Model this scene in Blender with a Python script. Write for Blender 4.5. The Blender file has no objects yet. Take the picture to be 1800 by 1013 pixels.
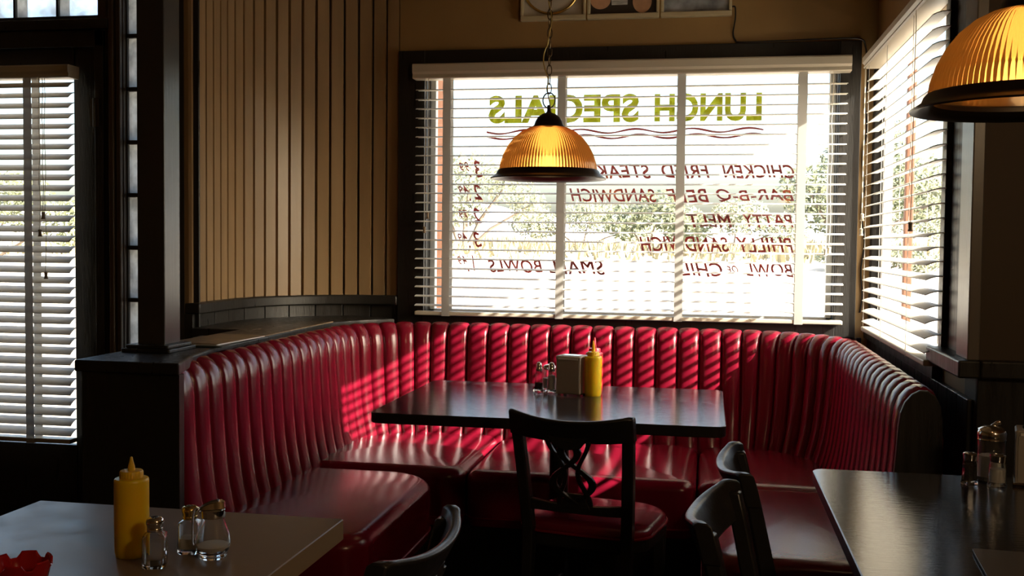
import bpy, bmesh, math, random
from mathutils import Vector, Matrix, noise
PI = math.pi
random.seed(7)
SC = bpy.context.scene
COL = SC.collection

# ------------------------------------------------------------------ camera
F_PX = 1850.0
yaw, pitch, roll = math.radians(10.5), math.atan(81.5 / F_PX), 0.0107
fw = Vector((-math.sin(yaw) * math.cos(pitch), math.cos(yaw) * math.cos(pitch), -math.sin(pitch)))
r0 = Vector((math.cos(yaw), math.sin(yaw), 0)); u0 = r0.cross(fw)
rt = r0 * math.cos(roll) + u0 * math.sin(roll)
up = u0 * math.cos(roll) - r0 * math.sin(roll)
cd = bpy.data.cameras.new('camera'); cam = bpy.data.objects.new('camera', cd); COL.objects.link(cam)
m = Matrix((rt, up, -fw)).transposed().to_4x4(); m.translation = (0, 0, 1.30)
cam.matrix_world = m
cd.sensor_width = 36; cd.lens = 36 * F_PX / 1800; cd.clip_start = 0.05; cd.clip_end = 500
SC.camera = cam

# ------------------------------------------------------------------ light and exposure
SC.view_settings.view_transform = 'Standard'; SC.view_settings.look = 'None'
SC.view_settings.gamma = 1; SC.view_settings.use_curve_mapping = False
SC.view_settings.exposure = 0.0
SUN_DIR = Vector((-1, .31, -.60)).normalized()
W = bpy.data.worlds.new('sky'); SC.world = W; W.use_nodes = True
nt = W.node_tree; nt.nodes.clear()
sky = nt.nodes.new('ShaderNodeTexSky'); sky.sky_type = 'NISHITA'; sky.sun_disc = False
sky.sun_elevation = math.asin(-SUN_DIR.z); sky.sun_rotation = math.atan2(-SUN_DIR.x, -SUN_DIR.y)
sky.dust_density = 4.0; sky.air_density = 1.0; sky.ozone_density = 1.0
bg = nt.nodes.new('ShaderNodeBackground'); bg.inputs[1].default_value = .72
wo = nt.nodes.new('ShaderNodeOutputWorld')
nt.links.new(sky.outputs[0], bg.inputs[0]); nt.links.new(bg.outputs[0], wo.inputs[0])
sd = bpy.data.lights.new('sun', 'SUN'); sd.energy = 27.0; sd.angle = math.radians(.53); sd.color = (1, .93, .82)
so = bpy.data.objects.new('sun', sd); COL.objects.link(so)
so.rotation_euler = SUN_DIR.to_track_quat('-Z', 'Y').to_euler(); so.location = (6, -1, 5)
rl = bpy.data.lights.new('added_fill_light', 'POINT'); rl.energy = 27; rl.shadow_soft_size = .14; rl.color = (1, .72, .42)  # warm fill added out of view, without a fixture, to brighten the front table
ro = bpy.data.objects.new('added_fill_light', rl); COL.objects.link(ro); ro.location = (1.28, .1, 2.0)
SC.cycles.use_denoising = True
SC.cycles.max_bounces = 14; SC.cycles.transparent_max_bounces = 24; SC.cycles.diffuse_bounces = 6
SC.cycles.sample_clamp_indirect = 6.0; SC.cycles.caustics_reflective = False


def portal(name, loc, rot, sx, sy):
    d = bpy.data.lights.new(name, 'AREA'); d.shape = 'RECTANGLE'; d.size = sx; d.size_y = sy
    d.cycles.is_portal = True
    o = bpy.data.objects.new(name, d); COL.objects.link(o); o.location = loc; o.rotation_euler = rot


portal('sky_portal_back', (-.375, 4.95, 1.52), (-PI / 2, 0, 0), 1.9, 1.2)
portal('sky_portal_right', (.90, 4.0, 1.5), (0, PI / 2, 0), 1.2, 1.3)
portal('sky_portal_door', (-2.95, 4.10, 1.2), (-PI / 2, 0, 0), .9, 1.6)

# ------------------------------------------------------------------ materials
MATS = {}


def mat(name, col, rough=.5, metal=0., bump=0., bscale=40., vary=0., vscale=6., stretch=(1, 1, 1), coat=0., spec=.5,
        trans=0., ior=1.45, sub=0., rvary=0., emit=None, estr=0., coat_rough=.1):
    M = bpy.data.materials.new(name); M.use_nodes = True
    n = M.node_tree; b = n.nodes['Principled BSDF']; L = n.links
    b.inputs['Base Color'].default_value = (*col, 1); b.inputs['Roughness'].default_value = rough
    b.inputs['Metallic'].default_value = metal; b.inputs['Specular IOR Level'].default_value = spec
    b.inputs['Coat Weight'].default_value = coat; b.inputs['Coat Roughness'].default_value = coat_rough
    b.inputs['Transmission Weight'].default_value = trans; b.inputs['IOR'].default_value = ior
    if sub:
        b.inputs['Subsurface Weight'].default_value = sub
        b.inputs['Subsurface Radius'].default_value = (.025, .016, .003); b.inputs['Subsurface Scale'].default_value = 1.0
    if emit:
        b.inputs['Emission Color'].default_value = (*emit, 1); b.inputs['Emission Strength'].default_value = estr
    if bump or vary or rvary:
        tc = n.nodes.new('ShaderNodeTexCoord'); mp = n.nodes.new('ShaderNodeMapping')
        mp.inputs['Scale'].default_value = stretch; L.new(tc.outputs['Object'], mp.inputs['Vector'])
    if bump:
        t = n.nodes.new('ShaderNodeTexNoise'); t.inputs['Scale'].default_value = bscale; t.inputs['Detail'].default_value = 5
        L.new(mp.outputs[0], t.inputs['Vector'])
        bp = n.nodes.new('ShaderNodeBump'); bp.inputs['Strength'].default_value = bump; bp.inputs['Distance'].default_value = .004
        L.new(t.outputs['Fac'], bp.inputs['Height']); L.new(bp.outputs[0], b.inputs['Normal'])
    if vary or rvary:
        t2 = n.nodes.new('ShaderNodeTexNoise'); t2.inputs['Scale'].default_value = vscale; t2.inputs['Detail'].default_value = 6
        L.new(mp.outputs[0], t2.inputs['Vector'])
        if vary:
            cr = n.nodes.new('ShaderNodeValToRGB')
            cr.color_ramp.elements[0].position = .3; cr.color_ramp.elements[1].position = .7
            cr.color_ramp.elements[0].color = (*[max(0, c * (1 - vary)) for c in col], 1)
            cr.color_ramp.elements[1].color = (*[min(1, c * (1 + vary)) for c in col], 1)
            L.new(t2.outputs['Fac'], cr.inputs[0]); L.new(cr.outputs[0], b.inputs['Base Color'])
        if rvary:
            mr = n.nodes.new('ShaderNodeMapRange'); mr.inputs['From Min'].default_value = .3; mr.inputs['From Max'].default_value = .7
            mr.inputs['To Min'].default_value = max(.02, rough - rvary); mr.inputs['To Max'].default_value = rough + rvary
            L.new(t2.outputs['Fac'], mr.inputs[0]); L.new(mr.outputs[0], b.inputs['Roughness'])
    MATS[name] = M
    return M


def glass_pane(name, tint=(1, 1, 1), gloss=.06):
    M = bpy.data.materials.new(name); M.use_nodes = True
    n = M.node_tree; n.nodes.clear(); L = n.links
    t = n.nodes.new('ShaderNodeBsdfTransparent'); t.inputs[0].default_value = (*tint, 1)
    g = n.nodes.new('ShaderNodeBsdfGlossy'); g.inputs['Roughness'].default_value = .02
    mx = n.nodes.new('ShaderNodeMixShader'); mx.inputs[0].default_value = gloss
    o = n.nodes.new('ShaderNodeOutputMaterial')
    L.new(t.outputs[0], mx.inputs[1]); L.new(g.outputs[0], mx.inputs[2]); L.new(mx.outputs[0], o.inputs[0])
    MATS[name] = M
    return M


def translucent(name, col, tcol, fac=.5, clear=0., ccol=(1, 1, 1), gloss=.05, rough=.2, vary=0., vscale=20., stretch=(1, 1, 1)):
    """thin translucent sheet: diffuse + translucent, partly clear, a little gloss"""
    M = bpy.data.materials.new(name); M.use_nodes = True
    n = M.node_tree; n.nodes.clear(); L = n.links
    d = n.nodes.new('ShaderNodeBsdfDiffuse'); d.inputs[0].default_value = (*col, 1)
    t = n.nodes.new('ShaderNodeBsdfTranslucent'); t.inputs[0].default_value = (*tcol, 1)
    a = n.nodes.new('ShaderNodeMixShader'); a.inputs[0].default_value = fac
    L.new(d.outputs[0], a.inputs[1]); L.new(t.outputs[0], a.inputs[2])
    c = n.nodes.new('ShaderNodeBsdfTransparent'); c.inputs[0].default_value = (*ccol, 1)
    b = n.nodes.new('ShaderNodeMixShader'); b.inputs[0].default_value = clear
    L.new(a.outputs[0], b.inputs[1]); L.new(c.outputs[0], b.inputs[2])
    if vary:
        tc = n.nodes.new('ShaderNodeTexCoord'); mp = n.nodes.new('ShaderNodeMapping'); mp.inputs['Scale'].default_value = stretch
        L.new(tc.outputs['Object'], mp.inputs['Vector'])
        x = n.nodes.new('ShaderNodeTexNoise'); x.inputs['Scale'].default_value = vscale; x.inputs['Detail'].default_value = 3
        L.new(mp.outputs[0], x.inputs['Vector'])
        mr = n.nodes.new('ShaderNodeMapRange'); mr.inputs['From Min'].default_value = .35; mr.inputs['From Max'].default_value = .65
        mr.inputs['To Min'].default_value = max(0, clear - vary); mr.inputs['To Max'].default_value = min(1, clear + vary)
        L.new(x.outputs['Fac'], mr.inputs[0]); L.new(mr.outputs[0], b.inputs[0])
    g = n.nodes.new('ShaderNodeBsdfGlossy'); g.inputs['Roughness'].default_value = rough
    e = n.nodes.new('ShaderNodeMixShader'); e.inputs[0].default_value = gloss
    L.new(b.outputs[0], e.inputs[1]); L.new(g.outputs[0], e.inputs[2])
    o = n.nodes.new('ShaderNodeOutputMaterial'); L.new(e.outputs[0], o.inputs[0])
    MATS[name] = M
    return M


BLACKWOOD = mat('black_painted_wood', (.020, .018, .016), .36, bump=.25, bscale=30, stretch=(6, 6, .6), rvary=.1, vscale=8)
DARKBROWN = mat('dark_brown_wood', (.055, .035, .020), .42, bump=.2, bscale=25, stretch=(6, 6, .5), vary=.25, vscale=5)
TANBOARD = mat('tan_painted_boards', (.30, .195, .097), .33, bump=.12, bscale=18, stretch=(4, 4, .5), vary=.10, vscale=3)
TANWALL = mat('ochre_plaster', (.33, .20, .075), .6, bump=.1, bscale=25, vary=.12, vscale=2)
VINYL = mat('red_vinyl', (.165, .004, .016), .21, spec=.6, bump=.06, bscale=120, vary=.03, vscale=5, rvary=.03)
PIPING = mat('dark_red_piping', (.22, .006, .018), .35)
TABLEBLACK = mat('black_laminate', (.022, .020, .024), .12, bump=.10, bscale=9, stretch=(3, 26, 3), rvary=.04, vscale=12)
TABLEEDGE = mat('black_edge_band', (.018, .015, .014), .4)
TABLETAN = mat('taupe_laminate', (.23, .18, .14), .34, bump=.03, bscale=40, vary=.08, vscale=14, rvary=.05)
TANEDGE = mat('tan_edge_band', (.30, .21, .11), .4)
CHAIRWOOD = mat('ebony_chair_wood', (.020, .018, .018), .33, bump=.10, bscale=60, stretch=(2, 2, 2), rvary=.05, vscale=14)
BLIND = mat('cream_blind_slat', (.74, .71, .64), .45, bump=.03, bscale=15)
BLINDHEAD = mat('cream_blind_valance', (.52, .46, .36), .42)
TAPE = translucent('grey_ladder_tape', (.66, .64, .60), (.62, .60, .57), .5, clear=0.0, gloss=.01)
CORD = mat('blind_cord', (.60, .55, .45), .7)
TASSEL = mat('wood_tassel', (.22, .15, .09), .5)
TASSELW = mat('ivory_tassel', (.70, .64, .5), .5)
ALU = mat('pale_window_frame', (.62, .63, .62), .4)
PANE = glass_pane('window_glass', (.97, .98, .97), .05)
GLASSBLOCK = translucent('glass_block', (.55, .58, .58), (.85, .9, .9), .75, clear=.35, gloss=.08, rough=.1, vary=.22, vscale=16)
MORTAR = mat('dark_mortar', (.03, .026, .022), .7)
FLOOR = mat('dark_floor', (.03, .024, .02), .4, vary=.3, vscale=5)
CEIL = mat('tan_ceiling', (.26, .19, .11), .8)
def amber_glass():
    M = translucent('amber_ribbed_glass', (.74, .42, .13), (.95, .56, .20), .62, clear=.0, gloss=.06, rough=.15)
    n = M.node_tree; L = n.links; out = [x for x in n.nodes if x.type == 'OUTPUT_MATERIAL'][0]
    body = out.inputs[0].links[0].from_socket
    g = n.nodes.new('ShaderNodeBsdfGlass'); g.inputs['Color'].default_value = (1, .70, .36, 1); g.inputs['Roughness'].default_value = .07; g.inputs['IOR'].default_value = 1.5
    mx = n.nodes.new('ShaderNodeMixShader'); mx.inputs[0].default_value = .66
    L.new(body, mx.inputs[1]); L.new(g.outputs[0], mx.inputs[2]); L.new(mx.outputs[0], out.inputs[0])
    return M
AMBER = amber_glass()
BRONZE = mat('dark_bronze', (.022, .014, .010), .32, metal=.6)
CHAINM = mat('antique_brass_chain', (.10, .065, .03), .35, metal=.9)
WIREM = mat('gold_lamp_wire', (.55, .40, .10), .35, metal=.3)
BULB = mat('lit_bulb', (1, .9, .7), .4, emit=(1, .72, .36), estr=4.5)
CHROME = mat('chrome', (.72, .70, .66), .12, metal=1)
STEEL = mat('brushed_steel', (.50, .46, .40), .42, metal=.45, bump=.05, bscale=60)
GOLDCAP = mat('brass_tinted_chrome', (.70, .52, .20), .18, metal=1)
CLEAR = mat('clear_glass', (.97, .98, .98), .02, trans=1, ior=1.45)
SALT = mat('white_salt', (.75, .73, .68), .8)
PEPPER = mat('black_pepper', (.035, .03, .025), .8, vary=.6, vscale=300)
MUSTARD = mat('mustard_yellow_plastic', (.86, .58, .014), .36, sub=.7)
MUSTARDCAP = mat('mustard_cap_plastic', (.84, .50, .02), .4, sub=.5)
KETCHUP = mat('ketchup_red_plastic', (.50, .012, .02), .35, sub=.15)
PAPER = mat('white_napkin_paper', (.8, .78, .74), .8)
ASH = mat('red_ashtray_plastic', (.42, .008, .012), .2, coat=.4)
MENUGREEN = mat('dark_green_menu_cover', (.03, .05, .04), .35)
MENUBROWN = mat('brown_menu_cover', (.20, .13, .07), .32, vary=.4, vscale=14)
MENUGREY = mat('grey_menu_cover', (.10, .09, .08), .3)
WORN = mat('worn_bare_wood', (.22, .16, .10), .55, vary=.4, vscale=20, stretch=(2, 2, 8))
CREAM = mat('cream_sign_frame', (.52, .44, .28), .45)
DIAL = mat('cream_clock_dial', (.55, .50, .42), .5)
BRASS = mat('polished_brass', (.75, .52, .18), .25, metal=1)
ARTDARK = mat('dark_picture', (.05, .04, .035), .3)
PEACH = mat('peach_picture', (.62, .36, .22), .4, vary=.15, vscale=20)
SILVERART = mat('silver_picture', (.55, .55, .54), .35, vary=.3, vscale=30, stretch=(1, 1, 6))
ARTSKY = mat('winter_picture', (.34, .37, .42), .35, vary=.5, vscale=14)
BLACKWIRE = mat('black_cable', (.018, .015, .013), .5)
GREENPAINT = translucent('yellow_green_window_paint', (.30, .30, .03), (.50, .50, .07), .55, clear=.16, ccol=(.75, .76, .25), gloss=.03, vary=.22, vscale=30, stretch=(2, 1, .8))
REDPAINT = translucent('dark_red_window_paint', (.22, .05, .05), (.42, .12, .11), .5, clear=.12, ccol=(.70, .35, .33), gloss=.03, vary=.12, vscale=24)
SAND = mat('pale_sand', (.62, .55, .45), .9, vary=.12, vscale=.6)
DRYGRASS = mat('dry_grass', (.36, .31, .18), .9, vary=.25, vscale=1.5)
LEAFPALE = mat('sage_leaves', (.27, .28, .18), .8, vary=.3, vscale=2)
LEAFDARK = mat('olive_leaves', (.19, .21, .12), .8, vary=.3, vscale=2)
BARK = mat('grey_bark', (.22, .17, .13), .9)
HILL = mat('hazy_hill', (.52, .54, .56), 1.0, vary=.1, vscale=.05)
RUST = mat('rust_brown_post', (.20, .09, .05), .7, vary=.2, vscale=8)
WHITEWALL = mat('white_stucco', (.75, .74, .72), .8)


# ------------------------------------------------------------------ mesh helpers
class MB:
    def __init__(s): s.v = []; s.f = []

    def add(s, vs, fs):
        o = len(s.v); s.v += [tuple(v) for v in vs]; s.f += [tuple(i + o for i in f) for f in fs]; return s

    def box(s, x0, x1, y0, y1, z0, z1, M=None):
        vs = [Vector((x, y, z)) for z in (z0, z1) for y in (y0, y1) for x in (x0, x1)]
        if M: vs = [M @ v for v in vs]
        return s.add(vs, [(0, 2, 3, 1), (4, 5, 7, 6), (0, 1, 5, 4), (2, 6, 7, 3), (0, 4, 6, 2), (1, 3, 7, 5)])

    def loft(s, loops, cap0=True, cap1=True, closed=False):
        n = len(loops[0]); vs = [p for l in loops for p in l]; fs = []
        m = len(loops)
        for i in range(m if closed else m - 1):
            a = i * n; b = ((i + 1) % m) * n
            for j in range(n):
                k = (j + 1) % n
                fs.append((a + j, a + k, b + k, b + j))
        if not closed:
            if cap0: fs.append(tuple(reversed(range(n))))
            if cap1: fs.append(tuple((m - 1) * n + j for j in range(n)))
        return s.add(vs, fs)

    def prism(s, poly, z0, z1, M=None):
        l0 = [Vector((x, y, z0)) for x, y in poly]; l1 = [Vector((x, y, z1)) for x, y in poly]
        if M: l0 = [M @ p for p in l0]; l1 = [M @ p for p in l1]
        return s.loft([l0, l1])

    def lathe(s, prof, n=32, c=(0, 0, 0), wob=None, closed=False):
        c = Vector(c); loops = []
        for i, (r, z) in enumerate(prof):
            loops.append([c + Vector((r * (1 + (wob(j, i) if wob else 0)) * math.cos(2 * PI * j / n), r * (1 + (wob(j, i) if wob else 0)) * math.sin(2 * PI * j / n), z)) for j in range(n)])
        return s.loft(loops, closed=closed)

    def tube(s, pts, r, n=8, closed=False):
        pts = [Vector(p) for p in pts]; rs = r if isinstance(r, (list, tuple)) else [r] * len(pts)
        loops = []; m = len(pts); prev = None
        for i, p in enumerate(pts):
            if closed: t = pts[(i + 1) % m] - pts[i - 1]
            else: t = pts[min(i + 1, m - 1)] - pts[max(i - 1, 0)]
            t.normalize()
            if prev is None:
                a = Vector((0, 0, 1)) if abs(t.z) < .9 else Vector((1, 0, 0))
                u = t.cross(a).normalized()
            else:
                u = (prev - t * prev.dot(t)).normalized()
            prev = u; w = t.cross(u)
            loops.append([p + (u * math.cos(2 * PI * k / n) + w * math.sin(2 * PI * k / n)) * rs[i] for k in range(n)])
        return s.loft(loops, closed=closed)

    def ribbon(s, pts, side, w, th):
        """rectangular strip following pts; side(i) = width direction, th across"""
        pts = [Vector(p) for p in pts]; loops = []
        for i, p in enumerate(pts):
            t = (pts[min(i + 1, len(pts) - 1)] - pts[max(i - 1, 0)]).normalized()
            sd_ = Vector(side(i) if callable(side) else side)
            nn = t.cross(sd_).normalized(); ww = w[i] if isinstance(w, (list, tuple)) else w
            a = sd_.normalized() * ww / 2; b = nn * th / 2
            loops.append([p - a - b, p + a - b, p + a + b, p - a + b])
        return s.loft(loops)

    def build(s, name, material, parent=None, smooth=None, bevel=0., bseg=2, loc=None):
        me = bpy.data.meshes.new(name); me.from_pydata(s.v, [], s.f); me.validate()
        bm = bmesh.new(); bm.from_mesh(me); bmesh.ops.recalc_face_normals(bm, faces=bm.faces); bm.to_mesh(me); bm.free()
        if material: me.materials.append(material)
        if smooth is not None:
            for p in me.polygons: p.use_smooth = True
            me.set_sharp_from_angle(angle=math.radians(smooth))
        o = bpy.data.objects.new(name, me); COL.objects.link(o)
        if bevel:
            b = o.modifiers.new('bevel', 'BEVEL'); b.width = bevel; b.segments = bseg; b.limit_method = 'ANGLE'; b.angle_limit = math.radians(40)
        if parent: o.parent = parent
        if loc: o.location = loc
        return o


def tag(o, label=None, cat=None, group=None, kind=None):
    if label: o['label'] = label
    if cat: o['category'] = cat
    if group: o['group'] = group
    if kind: o['kind'] = kind
    return o


def struct(o, label=None, cat=None):
    o['kind'] = 'structure'
    return tag(o, label, cat)


def empty(name, loc, rz=0., label=None, cat=None, group=None):
    o = bpy.data.objects.new(name, None); COL.objects.link(o); o.empty_display_size = .05
    o.location = loc; o.rotation_euler = (0, 0, rz)
    return tag(o, label, cat, group)


def copy_tree(o, parent=None):
    c = o.copy(); COL.objects.link(c)
    if parent: c.parent = parent
    for ch in list(o.children): copy_tree(ch, c)
    return c


def rrect(x0, x1, y0, y1, rad, n=6):
    """rounded rectangle outline, radii for (x0y0, x1y0, x1y1, x0y1)"""
    if not isinstance(rad, (list, tuple)): rad = [rad] * 4
    out = []
    for (cx, cy, sx, sy, a0), r in zip(((x0, y0, 1, 1, PI), (x1, y0, -1, 1, 1.5 * PI), (x1, y1, -1, -1, 0), (x0, y1, 1, -1, .5 * PI)), rad):
        for k in range(n + 1):
            a = a0 + k / n * PI / 2
            out.append((cx + sx * r + r * math.cos(a), cy + sy * r + r * math.sin(a)))
    return out


def dense(poly, step=.03):
    out = []
    for i, p in enumerate(poly):
        q = poly[(i + 1) % len(poly)]; d = math.hypot(q[0] - p[0], q[1] - p[1]); n = max(1, int(d / step))
        if d < 1e-6: continue
        for k in range(n): out.append((p[0] + (q[0] - p[0]) * k / n, p[1] + (q[1] - p[1]) * k / n))
    return out


def inset(poly, d):
    n = len(poly); out = []
    for i in range(n):
        a = Vector(poly[i - 1]); b = Vector(poly[(i + 1) % n]); t = (b - a).normalized()
        out.append((poly[i][0] - t.y * d, poly[i][1] + t.x * d))   # ccw -> inward is left
    return out


# ================================================================== THE SETTING
YB = 4.75      # back wall face
XR = .70       # right wall face
YD = 3.90      # wall with the door
CZ = 2.75
b = MB(); b.box(-3.7, 1.6, -3.1, 3.14, -.10, 0); b.box(-3.7, .82, 3.14, 4.87, -.10, 0); struct(b.build('floor', FLOOR))
b = MB(); b.box(-3.7, 1.6, -3.1, 3.14, CZ, CZ + .1); b.box(-3.7, .82, 3.14, 4.87, CZ, CZ + .1); struct(b.build('ceiling', CEIL))

WX0, WX1, WZ0, WZ1 = -1.295, .545, .955, 2.085      # back window opening
b = MB(); b.box(-1.421, WX0, YB, YB + .12, 0, CZ); b.box(WX1, XR, YB, YB + .12, 0, CZ)
b.box(WX0, WX1, YB, YB + .12, 0, WZ0); b.box(WX0, WX1, YB, YB + .12, WZ1, CZ)
struct(b.build('wall_back', TANWALL))
# casing round the back window
b = MB(); b.box(-1.421, WX0, YB - .022, YB, .90, 2.175); b.box(WX1, .632, YB - .022, YB, .90, 2.175)
b.box(WX0, WX1, YB - .022, YB, WZ1, 2.175); b.box(WX0, WX1, YB - .03, YB, .90, WZ0)
b.box(WX0 - .001, WX0 + .004, YB, YB + .08, WZ0, WZ1); b.box(WX1 - .004, WX1 + .001, YB, YB + .08, WZ0, WZ1)
struct(b.build('trim_1', BLACKWOOD, bevel=.004))
# dark panelling under the back window
b = MB()
x = -1.40
while x < .66:
    b.box(x, min(x + .117, .66), YB - .014, YB, 0, .90); x += .12
struct(b.build('baseboard_back', BLACKWOOD, bevel=.003))

RY0, RY1, RZ0, RZ1 = 3.40, 4.72, .95, 2.06            # right window opening
YP = 2.93                                            # end of the right wall
b = MB(); b.box(XR, XR + .07, YP + .12, RY0, 0, CZ); b.box(XR, XR + .07, RY1, YB + .12, 0, CZ)
b.box(XR, XR + .07, RY0, RY1, 0, RZ0); b.box(XR, XR + .07, RY0, RY1, RZ1, CZ)
struct(b.build('wall_right', TANWALL))
b = MB(); b.box(XR - .004, XR, 3.03, RY0, 1.0, 2.16); b.box(XR - .02, XR, 3.265, 3.305, 1.0, 2.16); b.box(XR - .014, XR, RY1, YB, .90, 2.16)
b.box(XR - .014, XR, RY0, RY1, RZ1, 2.16); b.box(XR - .01, XR + .024, RY1 - .008, RY1 + .001, RZ0, RZ1); b.box(XR + .0, XR + .024, RY0 - .001, RY0 + .008, RZ0, RZ1); b.box(XR - .03, XR, 3.33, YB, .90, RZ0)
struct(b.build('trim_2', BLACKWOOD, bevel=.003))
b = MB(); b.box(XR - .03, XR, YP - .028, 3.03, 1.004, CZ)
struct(b.build('trim_3', mat('grey_brown_gloss_trim', (.16, .14, .12), .3, bump=.1, bscale=25, stretch=(5, 5, .6)), bevel=.003))
# brick-like dark boards below the right sill
b = MB(); y = 2.95
while y < 4.72:
    b.box(XR - .016, XR, y, y + .117, .0, .895); y += .12
struct(b.build('baseboard_right', BLACKWOOD, bevel=.003))
# the bay to the right of the pier
b = MB(); b.box(XR + .0, 1.5, YP, YP + .12, 0, CZ); struct(b.build('wall_bay', mat('shade_darkened_tan_wall', (.065, .040, .020), .6, bump=.1, bscale=25)))  # tan wall standing in the dark; its shade is put into the colour
b = MB(); x = .70
while x < 1.45:
    b.box(x, x + .117, YP - .014, YP, 0, .96); x += .12
struct(b.build('baseboard_bay', BLACKWOOD, bevel=.003))
b = MB(); b.box(.645, XR + .0, YP - .045, 3.30, .958, 1.004); b.box(XR, 1.5, YP - .045, YP, .958, 1.004)
struct(b.build('trim_4', BLACKWOOD, bevel=.005))
b = MB(); b.box(1.5, 1.6, -3.1, YP + .12, 0, CZ); struct(b.build('wall_far_right', TANWALL))
b = MB(); b.box(-3.7, -3.6, -3.1, YD + .12, 0, CZ); struct(b.build('wall_far_left', TANWALL))
b = MB(); b.box(-3.6, 1.5, -3.1, -3.0, 0, CZ); struct(b.build('wall_front', TANWALL))

# the door wall
DX0, DX1, DZ = -3.40, -2.43, 2.10
b = MB(); b.box(-3.6, DX0, YD, YD + .12, 0, CZ); b.box(DX0, DX1, YD, YD + .12, DZ, 2.175)
b.box(DX1, -2.318, YD, YD + .12, 0, CZ); b.box(-2.085, -2.016, YD, YD + .12, 0, CZ); b.box(-2.318, -2.085, YD, YD + .12, 0, .62)
b.box(DX0, DX1, YD, YD + .12, 2.60, CZ)
struct(b.build('wall_left', DARKBROWN))
b = MB(); b.box(DX1 - .005, -2.395, YD - .02, YD, 0, 2.13); b.box(DX0, -2.395, YD - .02, YD, 2.065, 2.13)
b.box(-3.6, -2.37, YD - .03, YD, 2.135, 2.175); b.box(DX0, DX1, YD - .012, YD, 2.175, 2.190)
struct(b.build('trim_5', BLACKWOOD, bevel=.003))
b = MB(); b.box(-2.368, -2.347, YD - .03, YD, 0, CZ); b.box(-2.341, -2.321, YD - .022, YD, 0, CZ)
b.box(-2.085, -2.02, YD - .02, YD, 0, CZ)
struct(b.build('trim_6', DARKBROWN, bevel=.004))
# glass block sidelight and transom
def glass_blocks(name, x0, x1, z0, z1, w, h, y):
    mo = MB(); nx = max(1, round((x1 - x0) / w)); nz = max(1, round((z1 - z0) / h)); w = (x1 - x0) / nx; h = (z1 - z0) / nz
    for i in range(nx + 1): mo.box(x0 + i * w - .005, x0 + i * w + .005, y, y + .08, z0, z1)
    for k in range(nz + 1): mo.box(x0, x1, y, y + .08, z0 + k * h - .008, z0 + k * h + .008)
    o = mo.build(name, MORTAR); struct(o)
    g = MB()
    for i in range(nx):
        for k in range(nz):
            a, c = x0 + i * w + .006, x0 + (i + 1) * w - .006; d, e = z0 + k * h + .009, z0 + (k + 1) * h - .009
            n = 8; vs = []; fs = []
            for iz in range(n + 1):
                for ix in range(n + 1):
                    u, v = ix / n, iz / n; ed = min(u, 1 - u, v, 1 - v)
                    vs.append((a + (c - a) * u, y + .012 - .012 * min(1, ed * 8) + (random.uniform(-.003, .003) if ed > 0 else 0), d + (e - d) * v))
            for iz in range(n):
                for ix in range(n):
                    q = iz * (n + 1) + ix; fs.append((q, q + 1, q + n + 2, q + n + 1))
            g.add(vs, fs)
    g.build('glass_block_pane', GLASSBLOCK, o, smooth=60)
    return o
glass_blocks('window_3', -2.318, -2.085, .62, CZ, .21, .2045, YD + .02)
glass_blocks('window_5', DX0, DX1, 2.190, 2.60, .1765, .2, YD + .02)

# the door with its big glass light
b = MB(); y0, y1 = YD + .02, YD + .06
b.box(DX0, DX0 + .11, y0, y1, 0, 2.09); b.box(DX1 - .122, DX1, y0, y1, 0, 2.09)
b.box(DX0 + .11, DX1 - .11, y0, y1, 0, .44); b.box(DX0 + .11, DX1 - .11, y0, y1, 1.97, 2.09)
door = b.build('door_1', BLACKWOOD, bevel=.003); struct(door)
b = MB(); b.box(DX0 + .11, DX1 - .11, y0 + .017, y0 + .023, .44, 1.97); b.build('door_glass', PANE, door)
for z in (1.80, .30):
    b = MB(); b.box(DX1 - .022, DX1 + .018, YD - .024, YD + .021, z - .055, z + .055); b.tube([(DX1 - .002, YD - .027, z - .058), (DX1 - .002, YD - .027, z + .058)], .006, 8)
    b.build('hinge', mat('dark_steel_hinge', (.10, .09, .08), .4, metal=.7) if 'dark_steel_hinge' not in MATS else MATS['dark_steel_hinge'], door)

# curved corner wall of tongue and groove boards
BW, CR, CA = .065, .55, .04
def cpath(s, off=0.):
    if s < CA: return Vector((-1.421 - s, YB + off))
    s2 = s - CA
    if s2 < CR * PI / 2:
        t = s2 / CR; R = CR + off
        return Vector((-1.421 - CA - R * math.sin(t), YB - CR + R * math.cos(t)))
    s3 = s2 - CR * PI / 2
    return Vector((-1.421 - CA - CR - off, YB - CR - s3))
def curved_band(z0, z1, offs_in, offs_out, s0, s1, step=.02):
    mb = MB(); n = max(2, int((s1 - s0) / step)); loops = []
    for i in range(n + 1):
        s = s0 + (s1 - s0) * i / n; p = cpath(s, offs_in); q = cpath(s, offs_out)
        loops.append([Vector((*p, z0)), Vector((*q, z0)), Vector((*q, z1)), Vector((*p, z1))])
    return mb.loft(loops)
b = MB(); NB = 19
for i in range(NB):
    s0, s1 = i * BW + .0025, (i + 1) * BW - .0025
    rows = []
    for s, o in ((s0, .012), (s0 + .004, 0), ((s0 + s1) / 2, -.0005), (s1 - .004, 0), (s1, .012)):
        p = cpath(s, o); q = cpath(s, .03); rows.append((p, q))
    b.loft([[Vector((*p, 1.0)), Vector((*q, 1.0)), Vector((*q, CZ)), Vector((*p, CZ))] for p, q in rows])
wc = b.build('wall_corner', TANBOARD); struct(wc)
b = curved_band(0, CZ, .03, .12, -.0, NB * BW); b.build('board_backing', MORTAR, wc)
b = curved_band(.998, 1.043, -.035, .03, .0, NB * BW + .0)
struct(b.build('trim_7', BLACKWOOD, bevel=.006, smooth=40))
b = MB(); s = .004
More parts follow.
